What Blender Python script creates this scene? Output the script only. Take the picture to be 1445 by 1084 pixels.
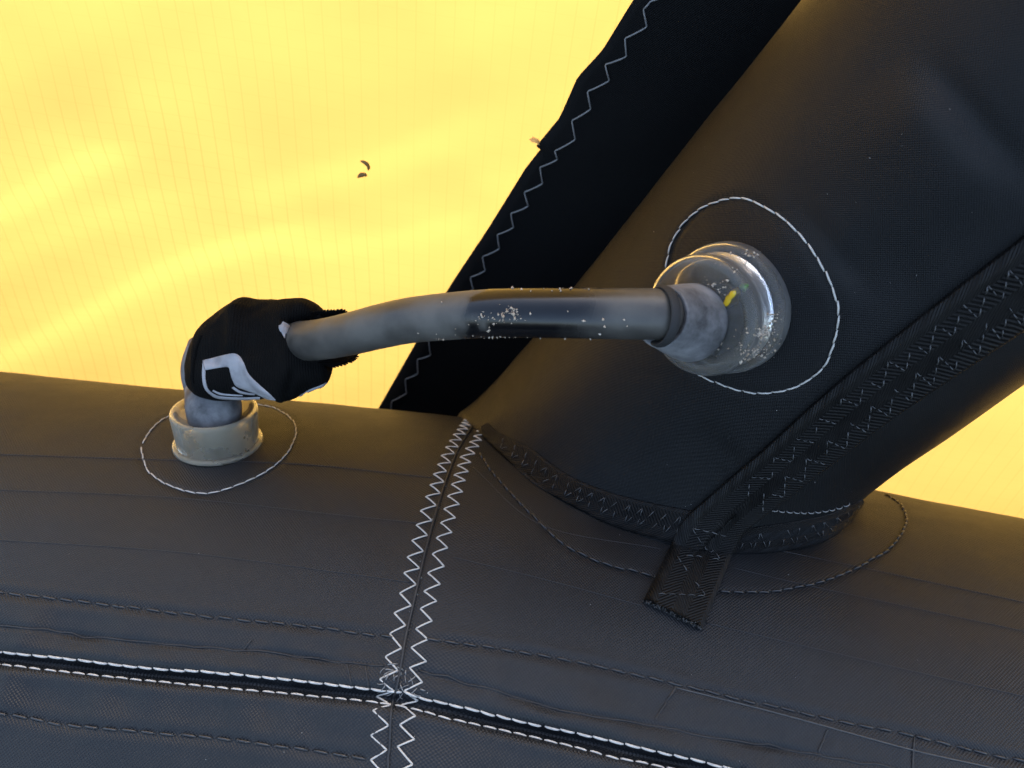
import bpy, math, random
import numpy as np
from mathutils import Matrix, Vector
from mathutils.bvhtree import BVHTree

random.seed(7)
rng = np.random.default_rng(7)
for o in list(bpy.data.objects):
    bpy.data.objects.remove(o)
C = bpy.context.scene.collection
scene = bpy.context.scene

# ------------------------------------------------------------------ camera
PITCH = math.radians(64)              # the photographer looks down into the kite
FPX, CX, CY = 1124.0, 722.5, 542.0    # focal length and centre of the photo in its pixels
cam_d = bpy.data.cameras.new('camera')
cam = bpy.data.objects.new('camera', cam_d)
C.objects.link(cam)
cam.location = (0, 0, 0.42)
cam.rotation_euler = (math.pi / 2 - PITCH, 0, 0)
cam_d.sensor_width = 36
cam_d.lens = FPX / 1445 * 36
cam_d.clip_start = 0.005
cam_d.clip_end = 100
scene.camera = cam
cam_d.dof.use_dof = True
cam_d.dof.focus_distance = 0.19
cam_d.dof.aperture_fstop = 26

# ------------------------------------------------------------------ light
SUN_EL, SUN_AZ = 29, 15               # sun behind the sail, a little to the right
w = bpy.data.worlds.new('World')
scene.world = w
w.use_nodes = True
nt = w.node_tree
bg = nt.nodes['Background']
sky = nt.nodes.new('ShaderNodeTexSky')
sky.sky_type = 'NISHITA'
sky.sun_disc = False
sky.dust_density = 5
sky.ozone_density = .6
sky.sun_elevation = math.radians(SUN_EL)
sky.sun_rotation = math.radians(SUN_AZ)
nt.links.new(sky.outputs[0], bg.inputs[0])
bg.inputs[1].default_value = 0.15
sun_d = bpy.data.lights.new('sun', 'SUN')
sun_d.energy = 2.0
sun_d.angle = math.radians(0.5)
sun_d.color = (1.0, 0.95, 0.88)
sun = bpy.data.objects.new('sun', sun_d)
C.objects.link(sun)
el, az = math.radians(SUN_EL), math.radians(SUN_AZ)
to_sun = Vector((math.sin(az) * math.cos(el), math.cos(az) * math.cos(el), math.sin(el)))
sun.rotation_euler = to_sun.to_track_quat('Z', 'Y').to_euler()
scene.view_settings.view_transform = 'Standard'
scene.view_settings.look = 'None'
scene.view_settings.gamma = 1
scene.view_settings.use_curve_mapping = False
scene.view_settings.exposure = 2.7
scene.render.engine = 'CYCLES'
scene.cycles.use_denoising = True
scene.cycles.max_bounces = 14
scene.cycles.transmission_bounces = 12
scene.cycles.caustics_refractive = False
scene.cycles.caustics_reflective = False

# ------------------------------------------------------------------ helpers
# All sizes are millimetres in a frame whose x is right, y up, z ahead of where the
# photographer stood; W() turns them into metres in the world.
_R = np.array(Matrix.Rotation(math.pi / 2 - PITCH, 3, 'X'))
_L = np.array(cam.location)


def W(p):
    p = np.atleast_2d(np.asarray(p, float))
    q = p * np.array([1, 1, -1]) * 0.001
    return q @ _R.T + _L


def nrm(v):
    v = np.asarray(v, float)
    return v / np.linalg.norm(v)


def ray(px):
    px = np.atleast_2d(np.asarray(px, float))
    d = np.stack([(px[:, 0] - CX) / FPX, (CY - px[:, 1]) / FPX, np.ones(len(px))], 1)
    return d / np.linalg.norm(d, axis=1)[:, None]


def at(x, y, z):
    return np.array([(x - CX) / FPX * z, (CY - y) / FPX * z, z])


def sm(t):
    t = np.clip(t, 0, 1)
    return t * t * (3 - 2 * t)


def vnoise(p, seed=0):
    """smooth value noise for an N x 3 array, about -1..1"""
    p = np.asarray(p, float)
    i = np.floor(p).astype(np.int64)
    fr = p - i
    fr = fr * fr * (3 - 2 * fr)
    out = np.zeros(len(p))
    for dx in (0, 1):
        for dy in (0, 1):
            for dz in (0, 1):
                h = (i[:, 0] + dx) * 374761393 + (i[:, 1] + dy) * 668265263 + (i[:, 2] + dz) * 2147483647 + seed * 1274126177
                h = (h ^ (h >> 13)) * 1274126177
                h = (h ^ (h >> 16)) & 0xFFFF
                wgt = (fr[:, 0] if dx else 1 - fr[:, 0]) * (fr[:, 1] if dy else 1 - fr[:, 1]) * (fr[:, 2] if dz else 1 - fr[:, 2])
                out += wgt * (h / 32767.5 - 1)
    return out


class Grid:
    """a mesh grid of (nu x nv) points, optionally closed in v"""

    def __init__(s, pts, closed=False, uv=None):
        s.nu, s.nv = pts.shape[:2]
        s.v = pts.reshape(-1, 3).copy()
        s.closed = closed
        s.uv = None if uv is None else uv.reshape(-1, 2)
        i = np.arange(s.nu - 1)[:, None]
        j = np.arange(s.nv if closed else s.nv - 1)[None, :]
        j2 = (j + 1) % s.nv
        a, b, c, d = i * s.nv + j, i * s.nv + j2, (i + 1) * s.nv + j2, (i + 1) * s.nv + j
        s.f = np.stack([np.broadcast_to(x, a.shape).ravel() if x.shape != a.shape else x.ravel() for x in (a, b, c, d)], 1)

    def normals(s):
        fn = np.cross(s.v[s.f[:, 2]] - s.v[s.f[:, 0]], s.v[s.f[:, 3]] - s.v[s.f[:, 1]])
        n = np.zeros_like(s.v)
        for k in range(4):
            np.add.at(n, s.f[:, k], fn)
        return n / (np.linalg.norm(n, axis=1)[:, None] + 1e-12)

    def bvh(s):
        return BVHTree.FromPolygons([tuple(x) for x in s.v], [tuple(x) for x in s.f])


def poly_dist(v, line, reach=1e9):
    """distance of points to a 3-D polyline, signed side not included; also arc position"""
    best = np.full(len(v), 1e9)
    pos = np.zeros(len(v))
    acc = 0
    for a, b in zip(line[:-1], line[1:]):
        ab = b - a
        L = np.linalg.norm(ab)
        if L < 1e-9:
            continue
        t = np.clip(((v - a) @ ab) / (L * L), 0, 1)
        d = np.linalg.norm(v - a - t[:, None] * ab, axis=1)
        m = d < best
        best[m] = d[m]
        pos[m] = acc + t[m] * L
        acc += L
    return best, pos, acc


def resample(line, step):
    line = np.asarray(line, float)
    seg = np.linalg.norm(np.diff(line, axis=0), axis=1)
    s = np.concatenate([[0], np.cumsum(seg)])
    n = max(2, int(round(s[-1] / step)) + 1)
    t = np.linspace(0, s[-1], n)
    return np.stack([np.interp(t, s, line[:, k]) for k in range(line.shape[1])], 1)


def smooth_line(line, n=60):
    """Catmull-Rom through points, n samples"""
    p = np.asarray(line, float)
    if len(p) < 3:
        t = np.linspace(0, 1, n)[:, None]
        return p[0] * (1 - t) + p[-1] * t
    q = np.vstack([2 * p[0] - p[1], p, 2 * p[-1] - p[-2]])
    seg = np.linalg.norm(np.diff(p, axis=0), axis=1)
    s = np.concatenate([[0], np.cumsum(seg)]) / seg.sum()
    out = []
    for t in np.linspace(0, 1, n):
        i = min(len(p) - 2, max(0, int(np.searchsorted(s, t, 'right') - 1)))
        u = (t - s[i]) / (s[i + 1] - s[i] + 1e-12)
        p0, p1, p2, p3 = q[i], q[i + 1], q[i + 2], q[i + 3]
        out.append(.5 * ((2 * p1) + (-p0 + p2) * u + (2 * p0 - 5 * p1 + 4 * p2 - p3) * u * u + (-p0 + 3 * p1 - 3 * p2 + p3) * u ** 3))
    return np.array(out)


def cast(px, bvhs):
    """photo pixels -> points and normals (towards the viewer) on the nearest of the surfaces"""
    P, N = [], []
    for d in ray(px):
        best = None
        for b in bvhs:
            h = b.ray_cast(Vector((0, 0, 0)), Vector(d))
            if h[0] is not None and (best is None or h[3] < best[3]):
                best = h
        if best is None:
            P.append([np.nan] * 3); N.append([np.nan] * 3)
            continue
        n = np.array(best[1])
        if n @ d > 0:
            n = -n
        P.append(np.array(best[0])); N.append(n)
    P, N = np.array(P), np.array(N)
    ok = ~np.isnan(P[:, 0])
    if not ok.all() and ok.any():
        idx = np.arange(len(P))
        for k in range(3):
            P[~ok, k] = np.interp(idx[~ok], idx[ok], P[ok, k])
            N[~ok, k] = np.interp(idx[~ok], idx[ok], N[ok, k])
    return P, N


def near(pts, bvhs):
    P, N = [], []
    for p in pts:
        best = None
        for b in bvhs:
            h = b.find_nearest(Vector(p))
            if h[0] is not None and (best is None or h[3] < best[3]):
                best = h
        n = np.array(best[1]); q = np.array(best[0])
        if n @ q > 0:
            n = -n
        P.append(q); N.append(n)
    return np.array(P), np.array(N)


class Soup:
    """collects small pieces that end up as one mesh"""

    def __init__(s):
        s.v, s.f, s.n = [], [], 0

    def add(s, v, f):
        s.v.append(np.asarray(v, float))
        s.f += [tuple(int(i) + s.n for i in x) for x in f]
        s.n += len(v)

    def tube(s, pts, rad, k=6, caps=True):
        pts = np.asarray(pts, float)
        n = len(pts)
        rad = np.broadcast_to(np.asarray(rad, float), (n,))
        T = np.gradient(pts, axis=0)
        T /= np.linalg.norm(T, axis=1)[:, None] + 1e-12
        ref = np.array([0.31, 0.52, 0.79])
        v = []
        e = np.cross(T[0], ref); e /= np.linalg.norm(e)
        for i in range(n):
            e = e - T[i] * (e @ T[i]); e /= np.linalg.norm(e) + 1e-12
            g = np.cross(T[i], e)
            for a in range(k):
                th = 2 * math.pi * a / k
                v.append(pts[i] + rad[i] * (math.cos(th) * e + math.sin(th) * g))
        f = []
        for i in range(n - 1):
            for a in range(k):
                b = (a + 1) % k
                f.append((i * k + a, i * k + b, (i + 1) * k + b, (i + 1) * k + a))
        if caps:
            f.append(tuple(range(k))[::-1]); f.append(tuple((n - 1) * k + a for a in range(k)))
        s.add(v, f)

    def grain(s, p, r):
        """a small angular grain"""
        d = rng.normal(size=(6, 3)) * .25
        b = np.array([[1, 0, 0], [-1, 0, 0], [0, 1, 0], [0, -1, 0], [0, 0, 1], [0, 0, -1]], float) + d
        b *= r * rng.uniform(.6, 1.3, 3)
        s.add(b + p, [(0, 2, 4), (2, 1, 4), (1, 3, 4), (3, 0, 4), (2, 0, 5), (1, 2, 5), (3, 1, 5), (0, 3, 5)])

    def arrays(s):
        return np.vstack(s.v), s.f


BASE = {}


def empty(name, base_mm, label, cat):
    o = bpy.data.objects.new(name, None)
    C.objects.link(o)
    o.empty_display_size = 0.02
    loc = W(base_mm)[0]
    o.location = loc
    o['label'] = label
    o['category'] = cat
    BASE[o.name] = loc
    return o


def mesh_obj(name, v, f, mat, parent=None, uv=None, smooth=True, label=None, kind=None, cat=None, col=None):
    wv = W(v)
    root = parent
    while root is not None and root.parent is not None:
        root = root.parent
    origin = BASE[root.name] if root is not None else wv.mean(0)
    m = bpy.data.meshes.new(name)
    m.from_pydata([tuple(x) for x in (wv - origin)], [], [tuple(int(i) for i in x) for x in f])
    if uv is not None:
        a = m.attributes.new('uvmm', 'FLOAT2', 'POINT')
        a.data.foreach_set('vector', np.asarray(uv, np.float32).ravel())
    if col is not None:
        a = m.attributes.new('mask', 'FLOAT', 'POINT')
        a.data.foreach_set('value', np.asarray(col, np.float32).ravel())
    if smooth:
        m.polygons.foreach_set('use_smooth', [True] * len(m.polygons))
    m.materials.append(mat)
    o = bpy.data.objects.new(name, m)
    C.objects.link(o)
    if root is None:
        o.location = origin
        BASE[o.name] = origin
    else:
        o.parent = parent
    if label: o['label'] = label
    if kind: o['kind'] = kind
    if cat: o['category'] = cat
    return o


def soup_obj(name, s, mat, parent=None, **k):
    v, f = s.arrays()
    return mesh_obj(name, v, f, mat, parent, **k)


# ------------------------------------------------------------------ materials
class NT:
    def __init__(s, name):
        s.m = bpy.data.materials.new(name)
        s.m.use_nodes = True
        s.t = s.m.node_tree
        s.b = s.t.nodes['Principled BSDF']
        s.out = s.t.nodes['Material Output']

    def n(s, typ, **kw):
        x = s.t.nodes.new(typ)
        for k, v in kw.items():
            setattr(x, k, v)
        return x

    def l(s, a, b):
        s.t.links.new(a, b)

    def math(s, op, a, b=None, c=None, clamp=False):
        x = s.n('ShaderNodeMath', operation=op, use_clamp=clamp)
        for i, q in enumerate((a, b, c)):
            if q is None: continue
            if isinstance(q, (int, float)): x.inputs[i].default_value = q
            else: s.l(q, x.inputs[i])
        return x.outputs[0]

    def noise(s, scale, detail=3, vec=None, rough=.5):
        x = s.n('ShaderNodeTexNoise')
        x.inputs['Scale'].default_value = scale
        x.inputs['Detail'].default_value = detail
        x.inputs['Roughness'].default_value = rough
        if vec is None:
            vec = s.n('ShaderNodeTexCoord').outputs['Object']
        s.l(vec, x.inputs['Vector'])
        return x.outputs[0]

    def ramp(s, fac, stops):
        x = s.n('ShaderNodeValToRGB')
        el = x.color_ramp.elements
        while len(el) < len(stops): el.new(.5)
        for e, (p, c) in zip(el, stops):
            e.position = p
            e.color = (c, c, c, 1) if isinstance(c, (int, float)) else (*c, 1)
        s.l(fac, x.inputs[0])
        return x.outputs[0]

    def mix(s, fac, a, b):
        x = s.n('ShaderNodeMix', data_type='RGBA')
        for i, q in ((0, fac), (6, a), (7, b)):
            if isinstance(q, (int, float)): x.inputs[i].default_value = q
            elif isinstance(q, tuple): x.inputs[i].default_value = (*q, 1)
            else: s.l(q, x.inputs[i])
        return x.outputs[2]

    def uv(s):
        a = s.n('ShaderNodeAttribute', attribute_name='uvmm')
        x = s.n('ShaderNodeSeparateXYZ')
        s.l(a.outputs['Vector'], x.inputs[0])
        return a.outputs['Vector'], x.outputs[0], x.outputs[1]

    def mask(s):
        return s.n('ShaderNodeAttribute', attribute_name='mask').outputs['Fac']

    def bump(s, h, dist, strength=1, normal=None):
        x = s.n('ShaderNodeBump')
        x.inputs['Distance'].default_value = dist
        x.inputs['Strength'].default_value = strength
        s.l(h, x.inputs['Height'])
        if normal is not None: s.l(normal, x.inputs['Normal'])
        return x.outputs[0]

    def set(s, **k):
        for n_, v in k.items():
            i = s.b.inputs[n_.replace('_', ' ')]
            if isinstance(v, (int, float)): i.default_value = v
            elif isinstance(v, tuple): i.default_value = (*v, 1)
            else: s.l(v, i)


def fabric_mat(name, col, rough=.5, spec=.4, weave=.75, wamp=.00006, dust=.3):
    t = NT(name)
    vec, u, v = t.uv()
    k = 2 * math.pi / weave
    wv = t.math('MULTIPLY', t.math('SINE', t.math('MULTIPLY', u, k)), t.math('SINE', t.math('MULTIPLY', v, k)))
    big = t.noise(18, 4)
    fine = t.noise(140, 4, rough=.6)
    mott = t.math('ADD', t.math('MULTIPLY', big, .6), t.math('MULTIPLY', fine, .4))
    c = t.ramp(mott, [(.3, tuple(x * .72 for x in col)), (.5, col), (.75, tuple(x * (1 + dust) for x in col))])
    c2 = t.mix(t.math('MULTIPLY_ADD', wv, .5, .45), c, tuple(x * .45 for x in col))
    t.set(Base_Color=c2, Roughness=t.ramp(mott, [(.3, rough - .05), (.7, rough + .1)]), Specular_IOR_Level=spec)
    b1 = t.bump(wv, wamp)
    b2 = t.bump(t.noise(60, 3), .0006, .5, b1)
    t.l(b2, t.b.inputs['Normal'])
    return t.m


M = {}
M['dacron'] = fabric_mat('black_dacron', (.0088, .0101, .0120), .46, .25, weave=.85, dust=.75)
M['strut'] = fabric_mat('black_strut_dacron', (.0038, .0042, .0049), .40, .17, weave=.56)
M['band'] = fabric_mat('black_band', (.003, .003, .0031), .6, .10)


def webbing_mat(name, col, period=1.5):
    t = NT(name)
    vec, u, v = t.uv()
    k = 2 * math.pi / period
    # chevron twill: diagonal ribs that turn at the middle of the tape
    au = t.math('ABSOLUTE', t.math('SUBTRACT', t.math('MODULO', t.math('ADD', u, 1000.), 9.), 4.5))
    rib = t.math('SINE', t.math('MULTIPLY', t.math('ADD', t.math('MULTIPLY', au, 1.0), v), k))
    rib2 = t.math('SINE', t.math('MULTIPLY', t.math('SUBTRACT', v, u), k * 2.2))
    h = t.math('ADD', rib, t.math('MULTIPLY', rib2, .5))
    n = t.noise(160, 3)
    c = t.mix(t.math('MULTIPLY_ADD', h, .25, .5, clamp=True), tuple(x * .75 for x in col), tuple(x * 1.25 for x in col))
    t.set(Base_Color=c, Roughness=t.ramp(n, [(.3, .42), (.7, .62)]), Specular_IOR_Level=.2)
    t.l(t.bump(t.math('ADD', h, t.math('MULTIPLY', n, 3.)), .00013), t.b.inputs['Normal'])
    return t.m


M['web'] = webbing_mat('black_webbing', (.0034, .0034, .0036), 1.05)
M['tape'] = webbing_mat('black_tape', (.0034, .0034, .0037), .9)


def thread_mat(name, col, rough=.45):
    t = NT(name)
    n = t.noise(900, 2)
    t.set(Base_Color=t.ramp(n, [(.3, tuple(x * .75 for x in col)), (.7, col)]), Roughness=rough, Specular_IOR_Level=.5)
    return t.m


M['thread'] = thread_mat('white_thread', (.39, .37, .335))
M['thread_grey'] = thread_mat('grey_thread', (.14, .136, .13))
M['thread_dark'] = thread_mat('dark_thread', (.010, .010, .011), .35)
M['thread_glint'] = thread_mat('black_thread_glint_tone', (.035, .035, .035), .3)  # black thread lightened, its glints put into the colour
M['yarn'] = thread_mat('ripstop_yarn', (.006, .006, .0065), .6)

t = NT('yellow_sail')
vec, u, v = t.uv()
lin = lambda x, p, wd: t.math('GREATER_THAN', t.math('ABSOLUTE', t.math('SUBTRACT', t.math('FRACT', t.math('DIVIDE', x, p)), .5)), .5 - wd)
gl = t.math('ADD', lin(u, 5.7, .035), t.math('MULTIPLY', lin(v, 5.7, .03), .35), clamp=True)
mott = t.noise(9, 4)
yc = t.mix(t.math('MULTIPLY', gl, t.ramp(t.noise(5, 2), [(.42, .08), (.62, .34)])), t.mix(mott, (.285, .179, .050), (.285, .193, .056)), (.15, .095, .018))
dif = t.n('ShaderNodeBsdfDiffuse'); tr = t.n('ShaderNodeBsdfTranslucent'); mx = t.n('ShaderNodeMixShader')
t.l(yc, dif.inputs['Color']); t.l(yc, tr.inputs['Color'])
bn = t.bump(t.noise(30, 3), .0015, .5)
t.l(bn, dif.inputs['Normal']); t.l(bn, tr.inputs['Normal'])
mx.inputs[0].default_value = .62
t.l(dif.outputs[0], mx.inputs[1]); t.l(tr.outputs[0], mx.inputs[2]); t.l(mx.outputs[0], t.out.inputs['Surface'])
M['sail'] = t.m


def tpu_mat(name, col, milk_col, milk, rough, ior):
    """soft cloudy plastic: part clear refraction, part light scattered inside"""
    t = NT(name)
    n = t.noise(170, 4)
    t.set(Base_Color=tuple(col), Transmission_Weight=1., IOR=ior, Roughness=t.ramp(n, [(.35, rough * .85), (.7, rough * 1.2)]))
    p = t.n('ShaderNodeBsdfPrincipled')
    p.inputs['Base Color'].default_value = (*milk_col, 1)
    p.inputs['Roughness'].default_value = rough + .12
    p.inputs['Specular IOR Level'].default_value = .35
    p.inputs['Subsurface Weight'].default_value = .85
    p.inputs['Subsurface Radius'].default_value = (1, .9, .65)
    p.inputs['Subsurface Scale'].default_value = .004
    m2 = t.n('ShaderNodeMixShader')
    t.l(t.ramp(n, [(.3, milk * .8), (.7, milk * 1.2)]), m2.inputs[0])
    t.l(t.b.outputs[0], m2.inputs[1]); t.l(p.outputs[0], m2.inputs[2])
    t.l(m2.outputs[0], t.out.inputs['Surface'])
    return t.m


M['tpu_milky'] = tpu_mat('milky_plastic', (.84, .82, .74), (.30, .268, .20), .42, .28, 1.12)
M['tpu_clear'] = tpu_mat('clear_plastic', (.90, .895, .85), (.26, .255, .235), .20, .2, 1.2)

# hose: black flexible tube, wiped clean in the middle, filmed with dust elsewhere (mask = dust)
t = NT('hose_rubber')
n = t.noise(55, 5, rough=.6)
d = t.math('MULTIPLY', t.mask(), t.ramp(n, [(.36, .3), (.62, 1.)]), clamp=True)
t.set(Base_Color=t.mix(d, (.0035, .0035, .004), (.070, .065, .056)), Roughness=t.math('MULTIPLY_ADD', d, .36, .2), Specular_IOR_Level=.32)
t.l(t.bump(t.noise(200, 3), .0002, .35), t.b.inputs['Normal'])
M['hose'] = t.m
t = NT('dusty_cuff_rubber')
n = t.noise(75, 6, rough=.65)
t.set(Base_Color=t.ramp(n, [(.34, (.020, .0203, .021)), (.47, (.078, .078, .08)), (.66, (.165, .165, .167))]), Roughness=.62, Specular_IOR_Level=.35)
t.l(t.bump(n, .0008, .5), t.b.inputs['Normal'])
M['cuff'] = t.m

t = NT('black_knit')
vec, u, v = t.uv()
k = 2 * math.pi / .62
kn = t.math('SINE', t.math('ADD', t.math('MULTIPLY', v, k), t.math('MULTIPLY', t.math('SINE', t.math('MULTIPLY', u, k)), .8)))
n = t.noise(120, 4)
t.set(Base_Color=t.ramp(n, [(.3, (.0014, .0014, .0014)), (.7, (.0030, .0029, .0028))]), Roughness=.8, Specular_IOR_Level=.06)
t.l(t.bump(t.math('ADD', kn, t.math('MULTIPLY', n, 2.)), .00009), t.b.inputs['Normal'])
M['knit'] = t.m
t = NT('white_print')
n = t.noise(260, 4)
t.set(Base_Color=t.ramp(n, [(.3, (.13, .125, .13)), (.6, (.21, .205, .21))]), Roughness=.7)
t.l(t.bump(n, .0003), t.b.inputs['Normal'])
M['print'] = t.m


def plain(name, a, b, rough=.7, scale=300):
    t = NT(name)
    t.set(Base_Color=t.ramp(t.noise(scale, 3), [(.3, a), (.7, b)]), Roughness=rough)
    return t.m


M['ring'] = plain('groove_shade_black', (.003, .003, .003), (.005, .005, .005), .8)  # black that paints the shaded gap at the cuff
M['sand'] = plain('sand', (.24, .17, .11), (.46, .40, .32))
M['lint'] = plain('lint', (.26, .25, .23), (.4, .385, .365))
M['shadow'] = plain('brown_shadow', (.10, .05, .008), (.20, .11, .02))  # brown that paints shadows showing through the sail
M['yellow_ink'] = plain('yellow_ink', (.42, .25, .008), (.55, .36, .012), .4)
M['green_ink'] = plain('green_ink', (.06, .24, .03), (.10, .32, .05), .4)
M['orange'] = plain('orange_tuft', (.75, .35, .08), (.85, .45, .15))

# ------------------------------------------------------------------ measured axes (mm)
KL, KS = 1.05, 0.95
J = np.array([-20, -116.24, 264.9]) * KL
aL, aR, RL = nrm([1, -.094, -.067]), nrm([1, -.184, -.047]), 105 * KL
PS = np.array([89.25, 32.71, 218.8]) * KS
aS, RS, kS = nrm([.658, .855, -1]), 52.8 * KS, -.021
nC = nrm(np.cross(aS, aR)); nC = nC if nC[2] > 0 else -nC


def le_axis(u):
    b = sm((u + 12) / 24)[:, None]
    T = aL * (1 - b) + aR * b
    T /= np.linalg.norm(T, axis=1)[:, None]
    c = np.where(u[:, None] < 0, J + np.outer(u, aL), J + np.outer(u, aR))
    return c, T


def le_height(p):
    u = (p - J) @ nrm(aL + aR)
    c, T = le_axis(u)
    v = p - c
    v = v - (v * T).sum(1)[:, None] * T
    return np.linalg.norm(v, axis=1) - RL


def build_le():
    u = np.concatenate([np.arange(-520, -330, 12), np.arange(-330, 330, 1.5), np.arange(330, 521, 12)])
    th = np.radians(np.concatenate([np.arange(-130, 32, .32), np.arange(35, 225, 6)]))
    c, T = le_axis(u)
    e1 = np.array([0, 1, 0]) - T * T[:, 1:2]
    e1 /= np.linalg.norm(e1, axis=1)[:, None]
    e2 = np.cross(T, e1)
    N = np.cos(th)[None, :, None] * e1[:, None] + np.sin(th)[None, :, None] * e2[:, None]
    P = c[:, None] + RL * N
    uv = np.stack(np.broadcast_arrays(u[:, None], (th * RL)[None, :]), -1)
    return Grid(P, True, uv), N.reshape(-1, 3)


def build_strut():
    s = np.concatenate([np.arange(-130, 260, 1.3), np.arange(260, 400, 12)])
    ph = np.radians(np.concatenate([np.arange(-130, 130, .9), np.arange(130, 230, 6)]))
    c = PS + np.outer(s, aS)
    e1 = -PS - aS * (-PS @ aS); e1 = nrm(e1)           # towards the viewer
    e2 = np.cross(aS, e1)
    N = np.cos(ph)[:, None] * e1 + np.sin(ph)[:, None] * e2
    P = c[:, None] + (RS + kS * s)[:, None, None] * N[None]
    h = le_height(P.reshape(-1, 3)).reshape(P.shape[:2])
    flare = 5.0 * np.exp(-np.clip(h, 0, None) / 9)
    P = P + flare[..., None] * N[None]
    uv = np.stack(np.broadcast_arrays(s[:, None], (ph * RS)[None, :]), -1)
    return Grid(P, True, uv), np.broadcast_to(N[None], P.shape).reshape(-1, 3)


le, leN = build_le()
st, stN = build_strut()
le0, st0 = le.bvh(), st.bvh()

# ------------------------------------------------------------------ traced seams
SEAM = [(673, 592), (639, 652), (607, 753), (584, 850), (572, 903), (567, 932), (560, 968), (552, 1004), (548, 1084), (545, 1130)]
ROW_A = [(-40, 915), (0, 919.5), (97, 929), (201, 941), (318, 950), (438, 962), (539, 974), (567, 976), (596, 985), (673, 1002), (726, 1016), (799, 1031), (872, 1047), (1028, 1083), (1120, 1105)]
ROW_B = [(-40, 934), (0, 938), (77, 947), (186, 959), (322, 972), (422, 981), (539, 993), (586, 1002), (639, 1016), (717, 1033), (799, 1052), (872, 1071), (918, 1079), (1000, 1098)]
DASH_UP_L = [(-40, 832), (0, 836), (155, 854), (279, 869), (422, 883), (558, 900)]
DASH_UP_R = [(600, 902), (712, 917), (799, 932), (877, 948), (955, 966), (1033, 985), (1116, 1003), (1201, 1022), (1286, 1038), (1378, 1061), (1443, 1074), (1500, 1086)]
DASH_LO_L = [(-40, 1002), (0, 1007), (101, 1024), (194, 1032), (333, 1045), (504, 1069), (540, 1073)]
CREASE_L = [(-40, 878), (0, 883), (116, 896), (194, 906), (271, 912), (387, 921), (484, 935), (542, 939)]
CREASE_R = [(591, 946), (663, 966), (750, 990), (780, 1001), (895, 1019), (1001, 1040), (1102, 1056), (1162, 1068), (1240, 1081), (1300, 1094)]
YARN_R = [(955, 971), (1102, 1008), (1286, 1058), (1397, 1083), (1450, 1097)]
CROSS = [[(955, 968), (925, 1015)], [(1168, 1030), (1155, 1060)], [(1290, 1040), (1287, 1090)], [(355, 903), (345, 916)], [(490, 938), (496, 968)], [(515, 940), (520, 968)]]
PATCH = [(676, 640), (695, 668), (728, 705), (765, 742), (800, 772), (850, 795), (905, 810), (970, 828), (1030, 836), (1100, 834), (1180, 815), (1250, 778), (1277, 742), (1274, 718), (1262, 706), (1246, 698)]
RING_L = [(199, 631), (203.5, 653), (214, 670), (243, 687), (287, 697), (330, 687), (374, 667), (403, 643), (418, 612), (412, 593), (396, 581), (374, 573), (305, 566), (240, 587), (214.5, 606), (199, 631)]
RING_S = [(938, 398), (942, 369), (950, 338), (971, 309), (1002, 288), (1047, 280), (1087, 297), (1120, 322), (1148, 355), (1169, 393), (1181, 423), (1183, 445), (1178, 478), (1163, 516), (1136, 539), (1105, 551), (1063, 554), (1014, 541), (971, 516), (945, 465), (938, 398)]
MIDROW = [((a[0] + b[0]) / 2, (a[1] + b[1]) / 2) for a, b in zip(smooth_line(ROW_A, 30), smooth_line(ROW_B, 30))]


def traced(px, bv, n=60):
    return cast(smooth_line(px, n), bv)[0]


# ---- relief of the leading edge
D = np.zeros(len(le.v))
D += .35 * vnoise(le.v / 38, 1) + .16 * vnoise(le.v / 13, 2)
vis = (le.v[:, 2] < 300) & (np.abs(le.v[:, 0]) < 330)


def crease(g, D, px, bv, amp, wid, lip=0, lipw=2.0, wob=0, n=60, seed=3):
    L = traced(px, bv, n)
    d, pos, tot = poly_dist(g.v, L)
    a = amp * (1 + wob * vnoise(np.stack([pos / 9, pos * 0, pos * 0], 1), seed))
    e = np.clip(np.minimum(pos, tot - pos) / 6 + .25, 0, 1)
    D += a * e * np.exp(-(d / wid) ** 2)
    if lip:
        D += lip * e * np.exp(-((d - wid * lipw) / wid) ** 2)


crease(le, D, MIDROW, [le0], -3.4, 1.35, .28, 2.4, .2, 90)
for px in (CREASE_L, CREASE_R):
    crease(le, D, px, [le0], -.6, .6, 0, 2.4, .9)
for px in (DASH_UP_L, DASH_UP_R, DASH_LO_L):
    crease(le, D, px, [le0], -.35, .9, .12, 2.5, .5)
crease(le, D, SEAM, [le0], -.6, .8, .45, 4.0, .2)
for px in CROSS:
    crease(le, D, px, [le0], -.6, .9, .3, 2, 0, 12)
crease(le, D, RING_L, [le0], -.4, .9, .1, 2)
crease(le, D, PATCH, [le0], -.22, .8, .04, 2.5, .3, 90)
# puckers gathered along the double seam, across it
Lr = traced(MIDROW, [le0], 60)
d, pos, tot = poly_dist(le.v, Lr)
D += 1.25 * np.exp(-((d - 7) / 6) ** 2) * vnoise(np.stack([pos / 5.5, d / 16, d * 0], 1), 5)
D += .55 * np.exp(-((d - 3) / 2.5) ** 2) * vnoise(np.stack([pos / 2.6, d / 9, d * 0 + 4], 1), 6)
# gathers where the strut is sewn on
hh = np.linalg.norm((le.v - PS) - np.outer((le.v - PS) @ aS, aS), axis=1) - RS
ang = np.arctan2((le.v - PS) @ np.cross(aS, nC), (le.v - PS) @ nC)
D += .6 * np.exp(-(np.clip(hh - 4, 0, None) / 9) ** 1) * vnoise(np.stack([ang * 5, hh / 30, hh * 0], 1), 8)
le.v += leN * D[:, None]
leB = le.bvh()

# ---- relief of the strut
D = .45 * vnoise(st.v / 34, 11) + .15 * vnoise(st.v / 12, 12)


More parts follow.
